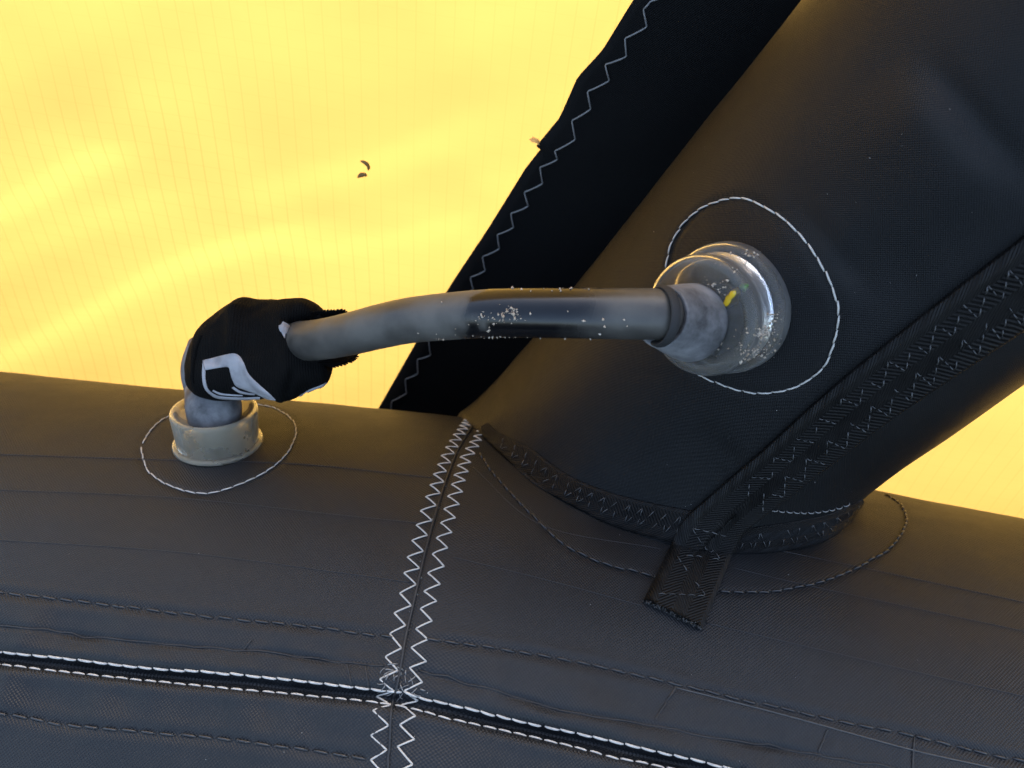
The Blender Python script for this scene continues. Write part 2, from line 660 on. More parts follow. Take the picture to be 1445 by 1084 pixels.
def fold(g, D, px, bv, amp, w_side, w_other, side, n=40):
    """soft fold: gentle on one side, steep on the other"""
    L = traced(px, bv, n)
    d, pos, tot = poly_dist(g.v, L)
    m = L[len(L) // 2]
    sgn = (g.v - m) @ nrm(side) > 0
    e = sm(np.minimum(pos, tot - pos) / (tot * .35))
    D += amp * e * np.exp(-(d / np.where(sgn, w_side, w_other)) ** 2)


UPR = np.array([.7, .5, 0])
F1 = [(1285, 60), (1306, 96), (1350, 148), (1384, 192), (1417, 225), (1445, 258), (1480, 300)]
fold(st, D, [(x - 18, y + 11) for x, y in F1], [st0], 2.2, 3.4, 14, UPR)
fold(st, D, F1, [st0], -1.7, 2.6, 3, UPR)
F2 = [(1090, 268), (1125, 305), (1170, 355), (1210, 400), (1245, 445)]
fold(st, D, [(x - 14, y + 9) for x, y in F2], [st0], 1.0, 3.2, 9, UPR)
fold(st, D, F2, [st0], -.8, 2.6, 3, UPR)
fold(st, D, [(1180, 330), (1260, 390), (1330, 400)], [st0], -.8, 7, 7, UPR)
fold(st, D, [(960, 590), (1010, 640), (1060, 640)], [st0], -.9, 6, 9, UPR)
crease(st, D, RING_S, [st0], -.4, .9, .1, 2)
hs = le_height(st.v)
angs = np.arctan2((st.v - PS) @ np.cross(aS, nC), (st.v - PS) @ nC)
D += 1.0 * np.exp(-np.clip(hs - 5, 0, None) / 12) * vnoise(np.stack([angs * 6, hs / 25, hs * 0], 1), 9) * (hs > -2)
st.v += stN * D[:, None]
stB = st.bvh()
both = [leB, stB]

# ------------------------------------------------------------------ sail surface
OFF = PS @ nC + RS - 1.0
eX = nrm(aR - nC * (aR @ nC)); eY = np.cross(nC, eX)
if eY @ aS < 0: eY = -eY
oC = nC * OFF
gx = np.concatenate([np.arange(-360, 361, 3.)])
gy = np.concatenate([np.arange(-330, 121, 3.)])
X, Y = np.meshgrid(gx, gy, indexing='ij')
Pc = oC + X[..., None] * eX + Y[..., None] * eY
sail = Grid(Pc, False, np.stack([X, Y], -1))
sail0 = sail.bvh()
D = np.zeros(len(sail.v))
xs, ys = X.ravel(), Y.ravel()
YB = float((cast([(300, 330)], [sail0])[0][0] - oC) @ eY)
XB = float((cast([(420, 300)], [sail0])[0][0] - oC) @ eX)
# billow away from the strut line, bending in towards the leading edge
s0 = (PS - oC) @ eX
ll, ss = .85 * xs + .5 * ys, -.5 * xs + .85 * ys       # soft folds run up to the right
D += 1.5 * vnoise(np.stack([ll / 130, ss / 48, xs * 0], 1), 21) + .45 * vnoise(np.stack([ll / 75, ss / 17, xs * 0], 1), 22)
for px, amp, w1, w2 in (([(-60, 500), (0, 473), (125, 413), (224, 359), (349, 319), (500, 285)], 2.8, 8, 40),
                        ([(-60, 285), (0, 269), (125, 199), (214, 184)], 2.4, 7, 34),
                        ([(300, 260), (420, 230), (560, 190), (700, 120)], 1.6, 9, 26),
                        ([(380, 345), (560, 315), (700, 280)], 1.4, 8, 22),
                        ([(-60, 360), (60, 300), (200, 262), (330, 230)], 1.0, 10, 24)):
    L = traced(px, [sail0], 40)
    d, pos, tot = poly_dist(sail.v, L)
    # which side of the curved fold line each point lies on
    cx_ = (L - oC) @ eX; cy_ = (L - oC) @ eY
    sgn = ys > np.interp(xs, cx_, cy_)
    if cx_[0] > cx_[-1]: raise ValueError('fold line runs backwards')
    e = sm(np.minimum(pos, tot - pos) / (tot * .3) + .1)
    D += -amp * e * np.exp(-(d / np.where(sgn, w2, w1)) ** 2)
t1 = np.clip(YB - ys, 0, 150); t2 = np.clip(XB - xs, 0, 200)
D += -.0007 * t1 ** 2 - .00022 * t2 ** 2
sail.v += nC * D[:, None]
sailB = sail.bvh()

# ------------------------------------------------------------------ kite
kite = empty('kite', PS - aS * 90, 'inflatable kite with yellow sail, black leading edge tube and black strut', 'kite')
o_sail = mesh_obj('sail', sail.v, sail.f, M['sail'], kite, uv=sail.uv, label='backlit yellow ripstop sail')


def capped(g):
    f = [tuple(x) for x in g.f]
    f.append(tuple(range(g.nv)))
    f.append(tuple((g.nu - 1) * g.nv + i for i in range(g.nv))[::-1])
    return f


o_le = mesh_obj('leading_edge', le.v, capped(le), M['dacron'], kite, uv=le.uv, label='thick black leading edge tube across the bottom')
o_st = mesh_obj('strut', st.v, capped(st), M['strut'], kite, uv=st.uv, label='black strut tube rising to the upper right')


def ribbon(left, right, bv, nu, nv, off, thick, lift=None, smooth_n=0):
    """a strip of cloth lying on the surfaces between two traced edges; returns Grid of a closed thin body"""
    a, b = smooth_line(left, nu), smooth_line(right, nu)
    px = np.array([[a[i] * (1 - t) + b[i] * t for t in np.linspace(0, 1, nv)] for i in range(nu)])
    P, N = cast(px.reshape(-1, 2), bv)
    P, N = P.reshape(nu, nv, 3), N.reshape(nu, nv, 3)
    for _ in range(smooth_n):
        P[1:-1] = (P[:-2] + 2 * P[1:-1] + P[2:]) / 4
        N[1:-1] = (N[:-2] + 2 * N[1:-1] + N[2:]) / 4
    N /= np.linalg.norm(N, axis=2)[..., None]
    o = off if lift is None else off + lift
    top = P + N * (np.asarray(o)[..., None] + thick if lift is not None else off + thick)
    bot = P + N * (off - .4)
    edge = np.linspace(0, 1, nv)
    rnd = thick * .55 * (np.exp(-(edge / .05) ** 2) + np.exp(-((1 - edge) / .05) ** 2))
    top = top - N * rnd[None, :, None]
    ring = np.concatenate([top, bot[:, ::-1]], 1)
    wd = np.linalg.norm(P[:, 0] - P[:, -1], axis=1).mean()
    ln = np.concatenate([[0], np.cumsum(np.linalg.norm(np.diff(P[:, nv // 2], axis=0), axis=1))])
    uu = np.concatenate([edge * wd, edge[::-1] * wd])
    uv = np.stack(np.broadcast_arrays(uu[None, :], ln[:, None]), -1)
    g = Grid(ring, True, uv)
    g.top, g.N, g.wd, g.ln = top, N, wd, ln
    return g


def ribbon_obj(name, g, mat, parent, **k):
    return mesh_obj(name, g.v, capped(g), mat, parent, uv=g.uv, **k)


# ---- stitches
def stitch_line(S, pts, N, pitch, length, r, arch=.35, jit=.12, sink=.25):
    """running stitches along a surface line: each an arched bead of thread diving in at both ends"""
    seg = np.linalg.norm(np.diff(pts, axis=0), axis=1)
    s = np.concatenate([[0], np.cumsum(seg)])
    k = 0.
    while k + length < s[-1]:
        j = rng.normal() * jit * pitch
        t = np.linspace(k + max(0, j * .3), k + length + j * .3, 6)
        p = np.stack([np.interp(t, s, pts[:, i]) for i in range(3)], 1)
        n = np.stack([np.interp(t, s, N[:, i]) for i in range(3)], 1)
        h = np.array([-sink, arch * .75, arch, arch, arch * .75, -sink]) + r * .4
        side = np.cross(n[0], p[-1] - p[0]); side /= np.linalg.norm(side) + 1e-9
        p = p + n * h[:, None] + side * np.linspace(-.5, .5, 6)[:, None] * r * .9 + side * rng.normal() * r * .3
        S.tube(p, np.array([.7, 1, 1.05, 1.05, 1, .7]) * r, 6)
        k += pitch


def running(name, px, bv, mat, parent, pitch=3.2, length=2.8, r=.27, n=160, **k):
    P, N = cast(smooth_line(px, n), bv)
    S = Soup()
    stitch_line(S, P, N, pitch, length, r, **k)
    return soup_obj(name, S, mat, parent, kind='stuff')


running('valve_stitching', RING_L, [leB], M['thread'], o_le, 3.3, 3.35, .2, arch=.14, sink=.1)
running('valve_stitching', RING_S, [stB], M['thread'], o_st, 3.3, 3.35, .21, arch=.14, sink=.1)
running('seam_stitching', ROW_A, [leB], M['thread'], o_le, 3.7, 3.45, .29, 220, arch=.1, sink=.06)
running('seam_stitching', ROW_B, [leB], M['thread'], o_le, 3.5, 2.95, .23, 220, arch=.06, sink=.05)
for px in (DASH_UP_L, DASH_UP_R, DASH_LO_L):
    running('seam_stitching', px, [leB], M['thread_dark'], o_le, 4.4, 3.9, .28, 120, arch=.12, jit=.2)
running('patch_stitching', PATCH, [leB], M['thread_dark'], o_le, 3.4, 3.0, .30, 150)
P, N = cast(smooth_line(PATCH, 150), [leB])
S = Soup()
for i in range(4, 146, 3):
    if rng.random() < .6:
        S.tube(np.array([P[i] + N[i] * .5 - (P[i + 1] - P[i]) * .3, P[i] + N[i] * .62, P[i] + N[i] * .5 + (P[i + 1] - P[i]) * .3]), .12, 5)
for px in (DASH_UP_L, DASH_UP_R, DASH_LO_L):
    P, N = cast(smooth_line(px, 140), [leB])
    for i in range(3, 138, 3):
        if rng.random() < .4:
            S.tube(np.array([P[i] + N[i] * .45, P[i] + N[i] * .62 + (P[i + 1] - P[i]) * .2, P[i] + N[i] * .45 + (P[i + 1] - P[i]) * .4]), .13, 5)
soup_obj('thread_knot_and_glint', S, M['thread_glint'], o_le, kind='stuff')  # lighter slivers paint glints on top of the dark stitches


def yarns(name, lines, bv, mat, parent, r, lift=0.):
    S = Soup()
    for px in lines:
        P, N = cast(smooth_line(px, 70), bv)
        S.tube(P + N * lift, r, 5)
    return soup_obj(name, S, mat, parent, kind='stuff')


yarns('ripstop_yarn', [[(-40, 640), (200, 648), (420, 655), (610, 674)], [(-40, 690), (240, 702), (480, 727), (592, 738)],
                       [(-40, 760), (240, 778), (480, 808), (580, 822)],
                       [(668, 660), (765, 741), (934, 775)], [(1033, 801), (1162, 831), (1443, 890), (1500, 902)],
                       [(640, 786), (774, 819), (907, 855)], [(996, 879), (1240, 936), (1443, 982), (1500, 996)],
                       [(1090, 775), (1240, 806), (1445, 850)]], [leB], M['yarn'], o_le, .14, .05)
rg = np.random.default_rng(3)
rough_line = lambda L: [(x, y + rg.normal() * 1.3) for x, y in smooth_line(L, 34)]
yarns('crease_shade', [rough_line(CREASE_L), rough_line(CREASE_R)] + CROSS, [leB], M['yarn'], o_le, .24, .04)  # dark lines laid in the creases to paint their shade
yarns('ripstop_yarn', [YARN_R], [leB], M['thread_glint'], o_le, .2, .1)

# ---- zigzag across the joint of the leading edge
sp, sn = cast(smooth_line(SEAM, 160), [leB])
sp2 = resample(sp, .5)


def zigzag(S, line, off0, off1, bv, period, r, axis, s_from, s_to, lift=.18):
    i, k, side = s_from, 0, 0
    n = len(line)
    pts = []
    while i < min(n - 1, s_to):
        o = off0 if side == 0 else off1
        pts.append(line[int(i)] + axis * (o + rng.normal() * .12))
        side ^= 1
        i += period / 2 / .5 * (1 + rng.normal() * .05)
    pts = np.array(pts)
    P, N = near(pts, bv)
    out = []
    for a, b, na, nb in zip(P[:-1], P[1:], N[:-1], N[1:]):
        for t, hgt in ((.0, -.12), (.1, .06), (.35, lift), (.65, lift), (.9, .06), (1., -.12)):
            out.append(a * (1 - t) + b * t + (na * (1 - t) + nb * t) * (hgt + r * .5))
    S.tube(np.array(out), r, 6)


dist = np.linalg.norm(sp2 - cast([(567, 935)], [leB])[0][0], axis=1); k0 = int(dist.argmin())
dist = np.linalg.norm(sp2 - cast([(556, 992)], [leB])[0][0], axis=1); k1 = int(dist.argmin())
S = Soup()
ax = nrm(aL + aR)
zigzag(S, sp2, -3.9, -.5, [leB], 5.0, .21, ax, 2, 10 ** 6)
soup_obj('zigzag_stitching', S, M['thread'], o_le, kind='stuff')
S = Soup()
zigzag(S, sp2, 2.0, 5.4, [leB], 5.0, .21, ax, 7, 10 ** 6)
soup_obj('zigzag_stitching', S, M['thread'], o_le, kind='stuff')
# needle holes and the dark ridge between the two rows
S = Soup()
for i in range(10, len(sp2) - 2, 9):
    if rng.random() < .75:
        p, n_ = near([sp2[i] + ax * rng.normal() * .25], [leB])
        S.grain(p[0] + n_[0] * .12, .26)
soup_obj('thread_knot_and_glint', S, M['thread_grey'], o_le, kind='stuff')
yarns('seam_ridge', [SEAM], [leB], M['yarn'], o_le, .34, .3)
# back-tacked knot where the seams cross
S = Soup()
for k in range(30):
    c = np.array([rng.normal(562, 14), 0]); c[1] = 962 + (c[0] - 560) * .15 + rng.normal() * 15
    c[1] = min(max(c[1], 938), 992)
    a_ = rng.choice([.15, 1.4, 2.4]) + rng.normal() * .3
    l_ = rng.uniform(6, 16)
    e_ = c + l_ * np.array([math.cos(a_), math.sin(a_)])
    P, N = cast(np.array([c, (c * 2 + e_) / 3, (c + 2 * e_) / 3, e_]), [leB])
    S.tube(P + N * np.array([-.1, .3, .3, -.1])[:, None], rng.uniform(.08, .17), 5)
soup_obj('seam_knot', S, M['thread_grey'], o_le, kind='stuff')

# ---- webbing strap down the strut and over onto the leading edge
STRAP_L = [(1500, 290), (1445, 332), (1421, 350), (1304, 441), (1177, 543), (1076, 634), (1000, 700), (963, 735), (937, 790), (907, 850)]
STRAP_R = [(1500, 425), (1445, 459), (1350, 522), (1253, 588), (1167, 654), (1101, 705), (1066, 732), (1046, 752), (1020, 815), (990, 890)]
g = ribbon(STRAP_L, STRAP_R, both, 190, 30, .5, 1.9, smooth_n=5)
o_strap = ribbon_obj('webbing_strap', g, M['web'], kite, label='black webbing strap sewn along the strut')


def on_grid(g, u, v):
    """point and normal on a ribbon: u across 0..1, v along 0..1"""
    nu, nv = g.top.shape[:2]
    a, b = v * (nu - 1), u * (nv - 1)
    i, j = min(int(a), nu - 2), min(int(b), nv - 2)
    fa, fb = a - i, b - j
    def bl(A): return (A[i, j] * (1 - fb) + A[i, j + 1] * fb) * (1 - fa) + (A[i + 1, j] * (1 - fb) + A[i + 1, j + 1] * fb) * fa
    return bl(g.top), nrm(bl(g.N))


def ribbon_zigzag(g, S, u0, u1, n, v0, v1, r=.2, dots=3):
    for k in range(n):
        va, vb = v0 + (v1 - v0) * k / n, v0 + (v1 - v0) * (k + 1) / n
        ua, ub = (u0, u1) if k % 2 else (u1, u0)
        for q in range(dots):
            t0, t1 = (q + .12) / dots, (q + .88) / dots
            pts = []
            for t, h in ((t0, -.1), (t0 * .65 + t1 * .35, .25), (t0 * .35 + t1 * .65, .25), (t1, -.1)):
                p, nn = on_grid(g, ua + (ub - ua) * t, va + (vb - va) * t)
                pts.append(p + nn * h)
            if rng.random() < .78:
                S.tube(np.array(pts), r * rng.uniform(.45, .8), 5)


S = Soup()
ribbon_zigzag(g, S, .16, .44, 26, .05, .72, .2)
ribbon_zigzag(g, S, .56, .86, 26, .06, .72, .2)
ribbon_zigzag(g, S, .15, .85, 5, .80, .985, .2, 5)
soup_obj('strap_stitching', S, M['thread_glint'], o_strap, kind='stuff')
# frayed cut end of the strap
S = Soup()
for k in range(70):
    u_ = rng.random()
    p, nn = on_grid(g, u_, 1.0)
    p0, _ = on_grid(g, u_, .97)
    dr = nrm(p - p0)
    S.tube(np.array([p - nn * rng.uniform(0, 1.4), p + dr * rng.uniform(.2, .7) - nn * rng.uniform(0, 1.2) + rng.normal(size=3) * .15]), .1, 4)
soup_obj('frayed_end', S, M['thread_glint'], o_strap, kind='stuff')

# ---- tape round the foot of the strut
T1_OUT = [(680, 604), (684, 618), (722, 655), (754, 684), (797, 709), (849, 735), (900, 753), (952, 766), (985, 774)]
T1_IN = [(690, 598), (703, 610), (747, 631), (797, 668), (852, 692), (902, 706), (945, 715), (985, 722), (1010, 726)]
g1 = ribbon(T1_OUT, T1_IN, both, 80, 12, .1, .6, smooth_n=2)
o_t1 = ribbon_obj('base_tape', g1, M['tape'], kite)
S = Soup(); ribbon_zigzag(g1, S, .2, .85, 34, .1, .97, .17, 2); soup_obj('tape_stitching', S, M['thread_glint'], o_t1, kind='stuff')
T2_OUT = [(1020, 780), (1044, 780), (1094, 778), (1146, 768), (1190, 747), (1218, 713)]
T2_IN = [(1030, 748), (1057, 745), (1117, 736), (1162, 727), (1200, 713), (1216, 704)]
g2 = ribbon(T2_OUT, T2_IN, both, 60, 12, .1, .7, smooth_n=2)
o_t2 = ribbon_obj('base_tape', g2, M['tape'], kite)
S = Soup(); ribbon_zigzag(g2, S, .2, .85, 20, .05, .95, .17, 2); soup_obj('tape_stitching', S, M['thread_glint'], o_t2, kind='stuff')
running('tape_stitching', [(1062, 722), (1089, 720), (1139, 723), (1181, 717), (1205, 707)], both, M['thread_grey'], o_st, 2.2, 2.1, .16)

# ---- black band on the sail beside the strut
BAND = [(925, -45), (893, 0), (850, 70), (815, 108), (790, 165), (756, 206), (764, 208), (742, 236), (690, 320), (640, 395), (600, 460), (535, 574), (490, 650)]
bp, _ = cast(resample(BAND, 12), [sailB])
inner = bp + eX * (s0 - (bp - oC) @ eX)[:, None]
rows = np.linspace(0, 1, 24)
Pb = bp[:, None] * (1 - rows)[None, :, None] + inner[:, None] * rows[None, :, None]
flat = Pb.reshape(-1, 3)
nb_ = np.array([np.array(sailB.ray_cast(Vector(p - nC * 60), Vector(nC))[0]) for p in flat])
nb_ = nb_.reshape(Pb.shape)
top, bot = nb_ - nC * 1.2, nb_ - nC * .5
ringb = np.concatenate([top, bot[:, ::-1]], 1)
gb = Grid(ringb, True, np.stack([(ringb - oC) @ eX, (ringb - oC) @ eY], -1))
o_band = mesh_obj('reinforcement_band', gb.v, capped(gb), M['band'], kite, uv=gb.uv, label='flat black band sewn on the sail beside the strut')
bandB = gb.bvh()
ZZ = [(918, 2), (908, 13), (913, 38), (882, 54), (884, 80), (854, 91), (860, 114), (829, 129), (834, 154), (807, 170), (812, 197), (783, 213), (787, 225), (762, 236), (766, 259), (740, 271), (746, 291), (721, 301), (725, 321), (702, 331), (705, 351), (681, 362), (685, 382), (664, 391), (668, 408), (650, 418), (640, 424), (640, 445), (618, 452), (620, 474), (605, 480), (608, 501), (589, 507), (590, 527), (572, 535), (574, 555), (553, 566), (552, 580)]
zp = np.array([(948, -10)] + ZZ, float)
P, N = cast(zp, [bandB])
S = Soup()
out = []
for a, b in zip(P[:-1], P[1:]):
    for tt, h in ((.05, .1), (.3, .45), (.7, .45), (.95, .1)):
        out.append(a * (1 - tt) + b * tt - nC * h)
S.tube(np.array(out), .26, 6)
soup_obj('zigzag_stitching', S, M['thread_grey'], o_band, kind='stuff')
S = Soup()
for c, e_ in (((763, 204), (750, 197)), ((763, 203), (748, 195)), ((763, 201), (751, 193))):
    P, N = cast(np.array([c, ((c[0] + e_[0]) / 2 + 2, (c[1] + e_[1]) / 2 - 2), e_]), [sailB])
    S.tube(P - nC * np.array([.8, 1.1, .7])[:, None], .35, 5)
soup_obj('frayed_thread', S, M['orange'], o_band, kind='stuff')

# ------------------------------------------------------------------ valves
def lathe(profile, c, axis, k=64, ref=None):
    axis = nrm(axis)
    e = nrm(np.cross(axis, [.3, .8, .5])); g_ = np.cross(axis, e)
    v, f = [], []
    n = len(profile)
    for r, z in profile:
        for a in range(k):
            th = 2 * math.pi * a / k
            v.append(c + axis * z + r * (math.cos(th) * e + math.sin(th) * g_))
    for i in range(n - 1):
        for a in range(k):
            b = (a + 1) % k
            f.append((i * k + a, i * k + b, (i + 1) * k + b, (i + 1) * k + a))
    f.append(tuple(range(k))[::-1]); f.append(tuple((n - 1) * k + a for a in range(k)))
    return np.array(v), f


def soften(prof, it=1):
    p = np.array(prof, float)
    for _ in range(it):
        q = [p[0]]
        for a, b in zip(p[:-1], p[1:]):
            q += [a * .75 + b * .25, a * .25 + b * .75]
        q.append(p[-1]); p = np.array(q)
    return p


# leading-edge valve
vc, vn = cast([(308, 624)], [le0])
vc, vn = vc[0], nrm(vn[0])
VL, VLN = vc, vn
valve = bpy.data.objects.new('valve', None); C.objects.link(valve); valve.parent = kite; valve.empty_display_size = .01
valve['label'] = 'milky plastic valve on the leading edge'
v, f = lathe(soften([(12.6, -.3), (12.6, .7), (11.6, 1.0)], 1), vc, vn)
mesh_obj('base_flange', v, f, M['tpu_milky'], valve)
v, f = lathe(soften([(11.5, .6), (11.5, 3), (12.0, 9.0), (12.1, 10.6), (11.5, 11.4), (10.6, 11.1), (9.6, 9.6), (7.6, 8.8), (5, 8.6)], 2), vc, vn)
mesh_obj('valve_body', v, f, M['tpu_milky'], valve)

# strut valve
vc2, vn2 = cast([(1027, 434)], [st0])
vc2, vn2 = vc2[0], nrm(vn2[0])
valve2 = bpy.data.objects.new('valve', None); C.objects.link(valve2); valve2.parent = kite; valve2.empty_display_size = .01
valve2['label'] = 'clear plastic valve on the strut with yellow and green mark'
v, f = lathe(soften([(14.6, -.3), (14.6, 2.2), (14.1, 3.4), (12.9, 3.9)], 2), vc2, vn2)
mesh_obj('base_flange', v, f, M['tpu_clear'], valve2)
v, f = lathe(soften([(12.8, 3.6), (12.6, 6), (12.7, 8.2), (13.1, 9.4), (13.1, 11.4), (12.5, 12.6), (11.0, 12.9), (9.2, 12.2), (7, 11.8)], 2), vc2, vn2)
mesh_obj('valve_body', v, f, M['tpu_clear'], valve2)

# ------------------------------------------------------------------ hose
top2 = vc2 + vn2 * 12
hose = empty('air_hose', VL + VLN * 10, 'black rubber air hose bridging the two plastic valves', 'hose')


def sweep(path, rad, k=40):
    S = Soup(); S.tube(path, rad, k); return S.arrays()


PTS = [(952, 450, 164), (938, 446, 161.5), (925, 443.5, 160.5), (879, 443, 161.5), (782, 442, 165), (685, 443, 170.5), (588, 451, 180), (540, 460, 186), (493, 471.5, 194), (446, 480, 203.5), (410, 480, 214), (370, 472, 223), (325, 475, 231), (298, 505, 237), (297, 545, 240)]
path = smooth_line([at(*p) for p in PTS], 220)
n_ = len(path)
rad = np.full(n_, 5.2)
vv, ff = sweep(path, rad, 40)
pxs = path[:, 0] / path[:, 2] * FPX + CX
pv = np.repeat(pxs, 40) + 26 * vnoise(vv / 5, 33) + 12 * vnoise(vv / 2, 34)
mask = 1 - sm((pv - 665) / 26) + sm((pv - 800) / 95) * .85
mask *= 1 + .2 * vnoise(vv / 9, 31)
mask *= np.where(np.repeat(pxs, 40) < 720, 1, 1)
mesh_obj('tube', vv, ff, M['hose'], hose, col=np.clip(mask, 0, 1))
hoseB = BVHTree.FromPolygons([tuple(x) for x in vv], ff)

# cuff at the strut end: short bell of dusty rubber from the groove to the valve
pA, pB = at(931, 446.5, 160.2), at(975, 455.5, 169)
axc, lc = nrm(pB - pA), np.linalg.norm(pB - pA)
gv, gf = lathe(soften([(4.6, .9), (5.3, -.6), (5.9, -.9), (6.25, -.3), (6.3, .6), (6.0, 1.2)], 2), pA, nrm(axc * .6 + np.array([.8, 0, 0])), 48)
mesh_obj('groove_shade_ring', gv, gf, M['ring'], hose)  # added black ring, stands for the shade in the groove round the hose
cv, cf = lathe(soften([(4.8, 1.0), (6.0, .2), (6.35, .8), (6.6, 2.5), (7.6, lc * .6), (8.35, lc * .93), (8.45, lc * 1.02), (8.0, lc * 1.1), (6.8, lc * 1.2), (6.4, lc * 1.6)], 2), pA, axc, 56)
mesh_obj('end_cuff', cv, cf, M['cuff'], hose, label='dusty grey cuff where the hose enters the strut valve')
cuffB = BVHTree.FromPolygons([tuple(x) for x in cv], cf)
# cuff at the leading-edge end
tp = VL + VLN * 8.4
PTC = [tp - VLN * 1, tp + VLN * 4, at(297, 550, 241), at(291, 522, 239), at(300, 492, 236)]
cp = smooth_line(PTC, 40)
cr = np.interp(np.linspace(0, 1, 40), [0, .12, .5, 1], [7.4, 7.7, 7.4, 7.0])
v, f = sweep(cp, cr, 48)
mesh_obj('end_cuff', v, f, M['cuff'], hose, label='grey cuff bent into the leading edge valve')

# ------------------------------------------------------------------ sleeve over the bend
sleeve = empty('fabric_sleeve', at(340, 560, 228), 'black knitted sleeve with white print wrapped round the bent end of hose', 'sleeve')
ST = [(271, 505, 535), (275, 490, 550), (282, 473, 558), (292, 459, 563), (305, 446, 566), (327, 429, 565.5), (346, 421, 564), (365, 423, 563), (385, 421.5, 563), (403, 420.5, 567), (421, 422, 561), (440, 426, 553), (453, 434, 548), (461, 442, 541), (467, 456, 525)]
zs = np.interp([s[0] for s in ST], [270, 330, 400, 470], [226, 222, 217, 212])
k = 90
stn = smooth_line(np.array([(a, b, c, z) for (a, b, c), z in zip(ST, zs)]), 110)
ring = []
for x, yt, yb, z in stn:
    cyy, hh_ = (yt + yb) / 2, (yb - yt) / 2 * z / FPX
    cpos = at(x, cyy, z)
    th = np.linspace(0, 2 * math.pi, k, endpoint=False)
    ex = .82
    yy = np.sign(np.cos(th)) * np.abs(np.cos(th)) ** ex * hh_
    zz = np.sign(np.sin(th)) * np.abs(np.sin(th)) ** ex * np.interp(x, [270, 290, 330, 420, 467], [5, 10.5, 12.5, 11.5, 6])
    ring.append(np.stack([cpos[0] + yy * .0, cpos[1] + yy, cpos[2] - zz], 1))
ring = np.array(ring)
arcl = np.linspace(0, 2 * math.pi, k, endpoint=False) * 12
xs_ = (stn[:, 0] - 270) * .2
sg = Grid(ring, True, np.stack(np.broadcast_arrays(arcl[None, :], xs_[:, None]), -1))
sN = sg.normals()
cen = np.repeat(ring.mean(1), k, 0)
sN *= np.sign(((sg.v - cen) * sN).sum(1))[:, None] + 1e-9
D = .55 * vnoise(sg.v / 8, 41) + .25 * vnoise(sg.v / 3.5, 42)
sb0 = sg.bvh()


def sl_crease(px, amp, w_, n=24):
    global D
    P, _ = cast(smooth_line(px, n), [sb0])
    d, pos, tot = poly_dist(sg.v, P)
    D = D + amp * np.exp(-(d / w_) ** 2) * np.clip(np.minimum(pos, tot - pos) / 2 + .2, 0, 1)


sl_crease([(330, 430), (326, 470), (330, 500)], 1.6, 2.2)
sl_crease([(305, 450), (300, 490), (296, 520)], -1.2, 3.5)
sl_crease([(360, 430), (365, 470), (350, 500)], -.9, 4)
sl_crease([(346, 500), (358, 530), (385, 552), (403, 564)], 1.3, 2.4)
sl_crease([(413, 522), (409, 540), (404, 562)], -1.2, 1.0)
sl_crease([(418, 428), (440, 440), (452, 448)], .8, 1.5)
sl_crease([(402, 465), (415, 456), (440, 452), (455, 452)], -6.0, 2.6)
sl_crease([(396, 476), (396, 462), (405, 450), (425, 444), (448, 444)], 1.0, 1.2)
sl_crease([(300, 470), (330, 462), (360, 466)], -.5, 3)
sl_crease([(425, 500), (440, 512), (462, 515)], -1.3, 1.6)
sg.v += sN * D[:, None]
sB = sg.bvh()
mesh_obj('knit_fabric', sg.v, capped(sg), M['knit'], sleeve, uv=sg.uv)


def Z(x, y): return (270 + x * .17301, 400 + y * .17301)


def print_strip(name, a, b, n=40, m=6, off=.12, mat='print', par=None):
    gg = ribbon([Z(*p) for p in a], [Z(*p) for p in b], [sB], n, m, off, .18)
    return ribbon_obj(name, gg, M[mat], par or sleeve)


print_strip('printed_mark', [(95, 628), (220, 596), (340, 570), (398, 596), (430, 650), (470, 740), (560, 830), (640, 900), (690, 950)],
            [(118, 708), (210, 692), (300, 682), (318, 720), (335, 780), (370, 838), (450, 872), (540, 905), (610, 938)], 50, 8)
print_strip('printed_mark', [(95, 634), (90, 760), (108, 850), (150, 900), (220, 937), (400, 948), (560, 942)],
            [(116, 712), (118, 790), (138, 860), (180, 898), (240, 920), (400, 930), (560, 926)], 40, 4)
print_strip('printed_mark', [(172, 876), (230, 904), (320, 914), (420, 916)], [(178, 868), (240, 894), (320, 904), (420, 910)], 24, 3)
print_strip('printed_mark', [(330, 850), (390, 890), (460, 904), (520, 908)], [(345, 842), (400, 876), (465, 892), (520, 898)], 24, 3)
print_strip('printed_edge', [(878, 918), (960, 868), (1050, 832), (1100, 806)], [(884, 924), (962, 902), (1040, 868), (1096, 818)], 20, 4)
print_strip('inner_tag', [(738, 320), (722, 360), (735, 400), (765, 450)], [(795, 355), (785, 390), (775, 420), (768, 450)], 16, 6, .5)

# serrated knit edge turned out round the hose
S = Soup()
EDGE = [(434, 446, 209), (450, 442, 209), (468, 440, 208.5), (484, 440.5, 208.5), (492, 455, 212), (496, 480, 213), (500, 500, 209), (492, 509, 206), (480, 514, 205), (466, 518, 205)]
ep = smooth_line([at(*p) for p in EDGE], 120)
ip = smooth_line([at(*p) for p in [(430, 456, 210), (446, 452, 211), (458, 450, 211), (466, 450, 211), (472, 462, 213), (474, 480, 213), (472, 492, 211), (466, 500, 209), (458, 506, 208), (448, 512, 208)]], 120)
tt = np.linspace(0, 1, 6)
pg = ip[:, None] * (1 - tt)[None, :, None] + ep[:, None] * tt[None, :, None]
front, back = pg - np.array([0, 0, .5]), pg + np.array([0, 0, .6])
eg = Grid(np.concatenate([front, back[:, ::-1]], 1), True, np.zeros((120, 12, 2)))
eg.uv = np.stack([eg.v[:, 0], eg.v[:, 1]], 1)
o_edge = mesh_obj('turned_edge', eg.v, capped(eg), M['knit'], sleeve, uv=eg.uv)
